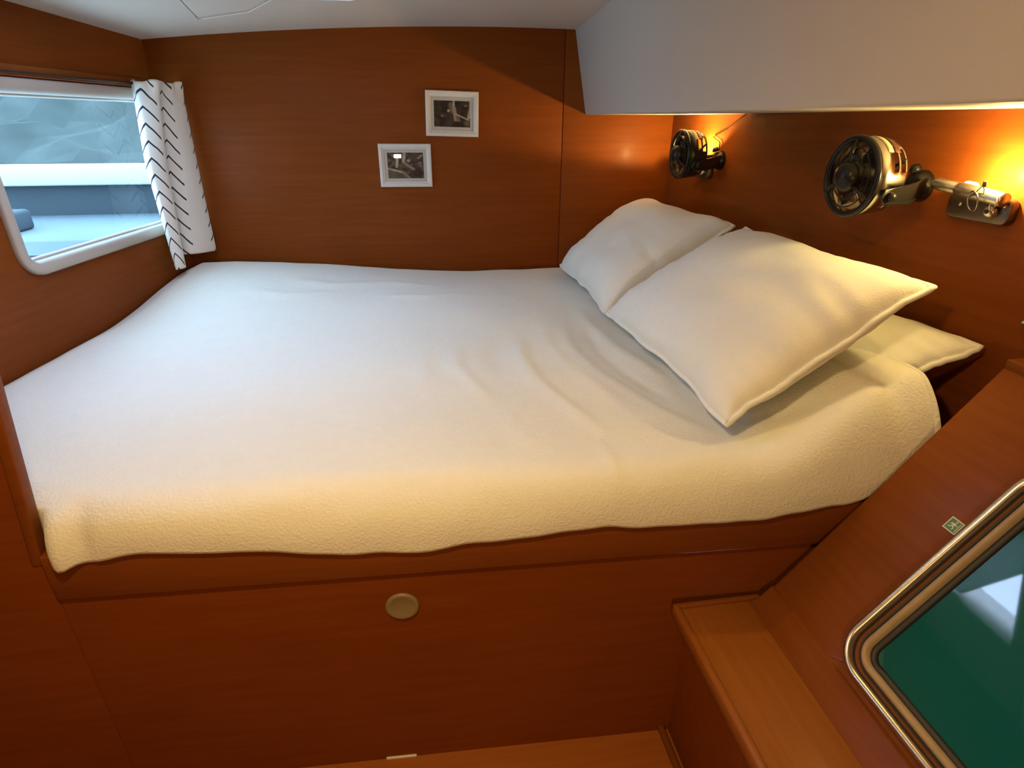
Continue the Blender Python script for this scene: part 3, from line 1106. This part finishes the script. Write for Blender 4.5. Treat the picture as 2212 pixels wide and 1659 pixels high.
# ------------------------------------------------------------------ fans
def fan(Y, Z, XF, band_mat, label, cable=False, tags=True):
    """cabin fan on the head-end wall, blowing along -x; XF = x of its front rim"""
    root = empty('cabin_fan', (1.11, Y, Z - 0.02))
    tag(root, label, 'fan', 'fans on the head-end wall')
    ax = (1, 0, 0)
    O = Vector((XF, Y, Z))
    r = 0.082
    # shroud: two rims joined by staves, with slots between them
    d = 0.072
    n = 72
    slots = []
    for k in range(6):
        a0 = 360 / 6 * k + 12
        slots.append((a0, a0 + 36))

    def in_slot(deg, ring_no):
        if ring_no not in (2, 4):
            return False
        return any(s0 <= deg % 360 <= s1 for s0, s1 in slots)
    hs = [0.0, 0.022, 0.034, 0.046, 0.052, 0.064, d]
    rad = [r, r * 0.995, r * 0.985, r * 0.97, r * 0.955, r * 0.93, r * 0.88]
    vs, fs = [], []
    for lay in (0, 0.0025):
        for i in range(n):
            an = 2 * math.pi * i / n
            for h_, rr in zip(hs, rad):
                vs.append(O + Vector((h_, math.cos(an) * (rr - lay), math.sin(an) * (rr - lay))))
    K = len(hs)
    NK = n * K
    op = {}
    for i in range(n):
        deg = 360 * (i + 0.5) / n
        for q in range(K - 1):
            op[(i, q)] = in_slot(deg, q)
    for i in range(n):
        j = (i + 1) % n
        for q in range(K - 1):
            if op[(i, q)]:
                continue
            f_ = (i * K + q, j * K + q, j * K + q + 1, i * K + q + 1)
            fs.append(f_)
            fs.append(tuple(v + NK for v in reversed(f_)))
            for (cond, e) in ((q == 0 or op[(i, q - 1)], (i * K + q, j * K + q)), (q == K - 2 or op.get((i, q + 1), False), (i * K + q + 1, j * K + q + 1)),
                              (op[((i - 1) % n, q)], (i * K + q, i * K + q + 1)), (op[(j, q)], (j * K + q, j * K + q + 1))):
                if cond:
                    fs.append((e[0], e[1], e[1] + NK, e[0] + NK))
    mesh('shroud', vs, fs, band_mat, root, True)
    lathe('front_rim', [(r + 0.0025, 0.004), (r + 0.003, -0.002), (r, -0.006), (r - 0.008, -0.006), (r - 0.010, -0.002), (r - 0.008, 0.004)], 'black', O, ax, root, 64, closed=True)
    # guard: three spokes, a bar and domed hub
    for a in (90, 210, 330):
        p0 = O + Vector((-0.014, math.cos(R(a)) * 0.030, math.sin(R(a)) * 0.030))
        p1 = O + Vector((-0.002, math.cos(R(a)) * (r - 0.004), math.sin(R(a)) * (r - 0.004)))
        tube('guard_spoke', [p0, (p0 + p1) / 2 + Vector((-0.004, 0, 0)), p1], 0.0042, 'black', root, 8)
    for rg in (0.046, 0.063):
        tube('guard_ring', [O + Vector((-0.008, math.cos(2 * math.pi * k / 40) * rg, math.sin(2 * math.pi * k / 40) * rg)) for k in range(40)], 0.0016, 'black', root, 6, closed=True)
    lathe('hub_cap', [(0.0, -0.032), (0.012, -0.031), (0.024, -0.026), (0.032, -0.016), (0.034, -0.004), (0.030, 0.004), (0.0, 0.006)], 'black', O, ax, root, 40)
    # four swept blades
    for k in range(4):
        a0 = 90 * k + 20
        bv, bf = [], []
        for q in range(9):
            t = q / 8
            rr = 0.018 + 0.054 * t
            wdt = R(20 + 26 * math.sin(math.pi * min(1, t * 0.8 + 0.1)))
            sw = R(a0 + 22 * t)
            for s in range(5):
                f_ = s / 4 - 0.5
                an = sw + f_ * wdt
                bv.append(O + Vector((0.026 + 0.022 * f_, math.cos(an) * rr, math.sin(an) * rr)))
        for q in range(8):
            for s in range(4):
                a = q * 5 + s
                bf.append((a, a + 1, a + 6, a + 5))
        b_ = mesh('blade', bv, bf, 'black_soft', root, True)
        b_.modifiers.new('t', 'SOLIDIFY').thickness = 0.0016
    lathe('motor', [(0.0, 0.010), (0.020, 0.012), (0.024, 0.020), (0.026, 0.055), (0.022, 0.078), (0.010, 0.084), (0.0, 0.084)], 'black_soft', O, ax, root, 28)
    for k in range(3):
        an = R(30 + 120 * k)
        tube('motor_stay', [O + Vector((0.066, math.cos(an) * 0.022, math.sin(an) * 0.022)), O + Vector((0.066, math.cos(an) * 0.076, math.sin(an) * 0.076))], 0.0035, 'black_soft', root, 6)
    # yoke: two arms from a wall pivot to the sides of the shroud
    for s in (-1, 1):
        yy = Y + s * (r + 0.006)
        poly = [(O.x + 0.014, Z - 0.018), (O.x + 0.050, Z - 0.014), (O.x + 0.095, Z - 0.008), (1.098, Z - 0.002), (1.104, Z - 0.016), (1.090, Z - 0.044), (O.x + 0.080, Z - 0.048), (O.x + 0.020, Z - 0.050), (O.x + 0.008, Z - 0.034)]
        # plan: arm bends in to the base
        vs, fs = [], []
        m = len(poly)
        for lay in (0.0, 0.006):
            for (px, pz) in poly:
                f_ = smooth01(O.x + 0.060, 1.095, px)
                vs.append((px, Y + s * ((r + 0.003 + lay) * (1 - f_) + (0.020 + lay) * f_), pz))
        fs = [tuple(range(m)), tuple(range(2 * m - 1, m - 1, -1))] + [(i, (i + 1) % m, (i + 1) % m + m, i + m) for i in range(m)]
        arm = mesh('yoke_arm', vs, fs, 'black', root)
        bevel(arm, 0.003)
        lathe('thumb_screw', [(0.0, 0.013), (0.007, 0.012), (0.009, 0.008), (0.009, 0.0), (0.0, 0.0)], 'black', (O.x + 0.030, Y + s * (r + 0.006), Z - 0.032), (0, s, 0), arm, 16)
    lathe('wall_base', [(0.0, -0.030), (0.020, -0.030), (0.028, -0.024), (0.032, -0.010), (0.034, 0.0), (0.0, 0.0)], 'black', (1.1095, Y, Z - 0.022), ax, root, 32)
    lathe('pivot_knob', [(0.0, -0.014), (0.008, -0.013), (0.012, -0.006), (0.012, 0.0), (0.0, 0.0)], 'black', (1.084, Y, Z + 0.010), (0.3, 0, -1), root, 18)
    if tags:   # rating labels wrapped on the top of the shroud

        def patch(nm, d0, d1, a0, a1, mt_):
            pv, pf = [], []
            for i in range(9):
                an = R(a0 + (a1 - a0) * i / 8)
                for dd in (d0, d1):
                    q = 0.0
                    for h0, h1, r0, r1 in zip(hs, hs[1:], rad, rad[1:]):
                        if h0 <= dd <= h1 + 1e-9:
                            q = r0 + (r1 - r0) * (dd - h0) / (h1 - h0)
                    pv.append(O + Vector((dd, math.cos(an) * (q + 0.0008), math.sin(an) * (q + 0.0008))))
            for i in range(8):
                pf.append((2 * i, 2 * i + 1, 2 * i + 3, 2 * i + 2))
            p_ = mesh(nm, pv, pf, mt_, root, True)
            p_.modifiers.new('t', 'SOLIDIFY').thickness = 0.0006
        patch('rating_label', 0.024, 0.036, 92, 140, 'yellow_tag')
        patch('warning_label', 0.040, 0.054, 88, 140, 'dark_tag')
    if cable:
        tube('power_cable', [(1.104, Y + 0.015, Z + 0.012), (1.105, Y + 0.020, Z + 0.040), (1.105, Y + 0.075, Z + 0.056), (1.106, Y - 0.02, Z + 0.085), (1.106, Y - 0.11, Z + 0.122), (1.106, Y - 0.14, Z + 0.134)], 0.0016, 'wire', root, 6)
    return root


fan(1.195, 1.248, 0.930, 'chrome', 'chrome banded fan beside the reading lamp on the head-end wall')
fan(2.135, 1.246, 0.945, 'black', 'all black fan in the corner next to the back bulkhead', cable=True)


# ------------------------------------------------------------------ reading lamps
def reading_lamp(Y, Z, label, energy):
    """slim metal wall lamp: dark back plate, steel barrel lying along the wall that throws its light up the panel"""
    root = empty('reading_lamp', (1.11, Y, Z))
    tag(root, label, 'lamp', 'reading lamps on the head-end wall')
    FR = frame((0, -1, 0), (0, 0, 1), (1.1095, Y, Z))           # U x V = (-1,0,0): out from the wall
    prism('back_plate', rrect(-0.062, 0.078, -0.052, -0.004, 0.014, 6), 0.0, 0.020, 'bronze', root, fr=FR, bev=0.003)
    # barrel with rounded end, dropping a little towards the switch
    b0, b1 = FR(-0.096, 0.012, 0.034), FR(0.074, -0.004, 0.034)
    dirv = (b1 - b0)
    L_ = dirv.length
    lathe('barrel', [(0.0, 0.0), (0.006, 0.001), (0.0105, 0.004), (0.0125, 0.010), (0.0128, 0.060), (0.0120, 0.062), (0.0120, 0.066), (0.0135, 0.068), (0.0135, L_ - 0.004), (0.0120, L_), (0.0, L_)], 'steel', b0, dirv, root, 28)
    lathe('bulb', [(0.0, 0.0), (0.0045, 0.001), (0.006, 0.005), (0.006, 0.024), (0.0045, 0.028), (0.0, 0.029)], 'bulb', FR(-0.038, 0.015, 0.016), FR(1, -0.05, 0) - FR(0, 0, 0), root, 16)
    kn = lathe('switch_knob', [(0.0, 0.016), (0.006, 0.0155), (0.010, 0.013), (0.0125, 0.010), (0.013, 0.0), (0.0, 0.0)], 'steel', FR(0.046, -0.028, 0.020), FR(0, 0, 1) - FR(0, 0, 0), root, 24)
    lathe('knob_slot', [(0.0, 0.0012), (0.004, 0.001), (0.0045, 0.0), (0.0, 0.0)], 'black', FR(0.046, -0.028, 0.0355), FR(0, 0, 1) - FR(0, 0, 0), kn, 12)
    for s, q in ((-0.030, -0.024), (0.066, -0.016)):
        lathe('plate_screw', [(0.0, 0.003), (0.003, 0.0025), (0.0045, 0.0), (0.0, 0.0)], 'steel', FR(s, q, 0.020), FR(0, 0, 1) - FR(0, 0, 0), root, 14)
    # split rings hanging on the barrel and a wired tag
    for cu_, rr, tl in ((0.020, 0.019, 0.25), (0.064, 0.012, -0.1)):
        pts = []
        for k in range(36):
            an = 2 * math.pi * k / 36
            pts.append(FR(cu_ + math.cos(an) * rr * 0.9, -0.012 + math.sin(an) * rr, 0.046 + tl * 0.02 * math.sin(an) + 0.006 * math.cos(an)))
        tube('split_ring', pts, 0.0018, 'chrome', root, 8, closed=True)
    tube('tag_wire', [FR(0.014, -0.004, 0.050), FR(0.026, 0.006, 0.052), FR(0.034, 0.018, 0.050), FR(0.040, 0.012, 0.050), FR(0.041, 0.004, 0.050), FR(0.028, 0.004, 0.051)], 0.0009, 'wire', root, 6)
    box('wire_tag', (0.033, 0.041), (0.016, 0.027), (0.0485, 0.0515), 'bronze', root, 0.0012, fr=FR)
    return root


reading_lamp(1.034, 1.228, 'steel barrel reading lamp with rings glowing upward beside the chrome fan', 1.0)
light('reading_lamp_glow', 'POINT', (1.066, 0.995, 1.265), 6.0, (1.0, 0.72, 0.24), shadow_soft_size=0.010)
reading_lamp(2.262, 1.206, 'reading lamp mostly hidden behind the all black corner fan', 1.0)
light('corner_lamp_glow', 'SPOT', (1.066, 2.225, 1.236), 15.0, (1.0, 0.70, 0.24), (R(160), 0, 0), spot_size=R(168), spot_blend=0.2, shadow_soft_size=0.012)

# ------------------------------------------------------------------ deck hatch blind (sheet hung slack under the opening)
BP = [(-0.690, 2.335), (-0.512, 2.270), (-0.354, 2.052), (-0.240, 1.905), (-0.110, 1.62), (-0.130, 1.30), (-0.300, 1.325), (-0.735, 1.610), (-0.640, 1.96)]
BC = Vector((-0.42, 1.78))
bv, bf = [], []
NB = 90
per = []
for i in range(NB):
    s = i / NB * len(BP)
    k = int(s)
    f = s - k
    a, b = Vector(BP[k]), Vector(BP[(k + 1) % len(BP)])
    per.append(a + (b - a) * f)
NRB = 14
for q in range(NRB + 1):
    for p in per:
        t = q / NRB
        xy = BC + (p - BC) * t
        sag = (0.034 * (1 - t ** 2.2) + 0.004 * nz(xy.x * 9, xy.y * 9) * (1 - t)) * (1 - smooth01(1.90, 2.03, xy.y))
        bv.append(Vector((xy.x, xy.y, zceil(xy.x, xy.y) - 0.006 - sag)))
for q in range(NRB):
    for i in range(NB):
        j = (i + 1) % NB
        if q == 0:
            bf.append((i, NB + j, NB + i))
        else:
            bf.append((q * NB + i, q * NB + j, (q + 1) * NB + j, (q + 1) * NB + i))
bs = empty('hatch_blind', (-0.42, 1.78, 1.70))
tag(bs, 'slack white fabric blind hung under the deck hatch', 'blind')
o_ = mesh('sheet', bv, bf, 'blind', bs, True)
o_.data.materials.append(M['liner'])           # opaque border added to hold back the sky glow at this end
for p_ in o_.data.polygons:
    if p_.center.y + 1.78 > 1.93:
        p_.material_index = 1
o_.modifiers.new('t', 'SOLIDIFY').thickness = 0.0015
tube('edge_cord', [Vector((p.x, p.y, zceil(p.x, p.y) - 0.0065)) for p in per], 0.0045, 'liner', bs, 6, closed=True)
dh = empty('deck_hatch', ((HX0 + HX1) / 2, (HY0 + HY1) / 2, 1.76))
tag(dh, 'clear deck hatch set in the headliner above the berth', 'hatch')
FD = frame((1, 0, 0), (0, 1, 0), (0, 0, 1.745))
ring('hatch_coaming', rrect(HX0 + 0.001, HX1 - 0.001, HY0 + 0.001, HY1 - 0.001, 0.03, 6), [(0.0, -0.075), (0.0, 0.05), (-0.018, 0.05), (-0.018, -0.075)], 'plastic_white', FD, dh)
prism('lid_pane', rrect(HX0 + 0.012, HX1 - 0.012, HY0 + 0.012, HY1 - 0.012, 0.03, 6), 0.046, 0.054, 'hatch_pane', dh, fr=FD)
for hx in (-0.60, -0.34):
    hk = lathe('latch_handle', [(0.0, -0.016), (0.016, -0.015), (0.019, -0.008), (0.019, 0.0), (0.0, 0.0)], 'black', (hx, HY0 + 0.055, 1.790), (0, 0, 1), dh, 20)

# ------------------------------------------------------------------ cabin lamp over the standing space (out of view, it lights the near side)
LX, LY = -0.20, 0.36
lz = zceil(LX, LY)
cl = empty('ceiling_lamp', (LX, LY, lz))
tag(cl, 'round warm dome lamp on the headliner over the cabin sole', 'lamp')
lathe('lamp_base', [(0.0, 0.002), (0.075, 0.002), (0.078, -0.004), (0.074, -0.014), (0.062, -0.016), (0.0, -0.016)], 'plastic_white', (LX, LY, lz), (0, 0, 1), cl, 40)
lathe('lamp_dome', [(0.062, -0.0165), (0.058, -0.026), (0.044, -0.036), (0.022, -0.042), (0.0, -0.043)], 'dome', (LX, LY, lz), (0, 0, 1), cl, 40)
light('ceiling_lamp_glow', 'AREA', (LX, LY, lz - 0.048), 10, (1.0, 0.68, 0.30), (0, 0, 0), shape='DISK', size=0.11)

# wall lamp on the bulkhead behind the viewer: the main warm light of the cabin
BXL, BZL = -0.21, 1.04
bw = empty('bulkhead_lamp', (BXL, -0.9, BZL))
tag(bw, 'round warm lamp on the bulkhead behind the viewer', 'lamp')
FBL = frame((-1, 0, 0), (0, 0, 1), (BXL, -0.8995, BZL))       # U x V = +y
prism('lamp_base', rrect(-0.046, 0.046, -0.028, 0.028, 0.014, 6), 0.0, 0.016, 'plastic_white', bw, fr=FBL, bev=0.003)
prism('lamp_lens', rrect(-0.034, 0.034, -0.016, 0.016, 0.012, 6), 0.016, 0.024, 'dome', bw, fr=FBL, bev=0.003)
light('bulkhead_lamp_glow', 'AREA', (BXL, -0.872, BZL), 6.8, (1.0, 0.66, 0.27), (R(90), 0, 0), shape='RECTANGLE', size=0.066, size_y=0.030)

# ------------------------------------------------------------------ outside the hull window
qw = empty('boat_alongside', (-3.0, 4.6, -0.6))
tag(qw, 'grey hull with white rub rail lying outside the window', 'boat')
box('rub_rail', (-6.5, -1.45), (4.60, 4.72), (0.945, 1.082), 'quay_white', qw, 0.012)
box('topside', (-6.5, -1.45), (4.68, 4.78), (-0.6, 0.98), 'quay_grey', qw)
box('side_deck', (-6.5, -1.45), (3.62, 4.68), (0.66, 0.74), 'deck', qw, 0.01)
box('locker_box', (-2.62, -2.42), (3.8, 4.1), (0.74, 0.86), 'quay_grey', qw, 0.02)
sea = box('sea_water', (-40, 20), (4.9, 60), (-0.75, -0.60), 'sea')
tag(sea, 'dark sea water beyond the boat alongside', 'water', None, 'stuff')
# rocky shore: rough slope rising behind the boat
NX_, NY_ = 70, 26
rv, rf = [], []
for j in range(NY_ + 1):
    for i in range(NX_ + 1):
        x = -30 + 38 * i / NX_
        y = 11 + 13 * j / NY_
        z = -0.75 + (y - 11) * 0.62 + 0.9 * nz(x * 0.35, y * 0.35) + 0.45 * nz(x * 1.1, y * 1.1, 4) + 0.2 * nz(x * 2.6, y * 2.6, 8)
        rv.append((x, y, z))
for j in range(NY_):
    for i in range(NX_):
        a = j * (NX_ + 1) + i
        rf.append((a, a + 1, a + NX_ + 2, a + NX_ + 1))
rk = mesh('rocky_shore', rv, rf, 'rock', None, False, org=(-11, 11, -0.75))
tag(rk, 'grey rocky shore slope seen through the top of the window', 'shore')
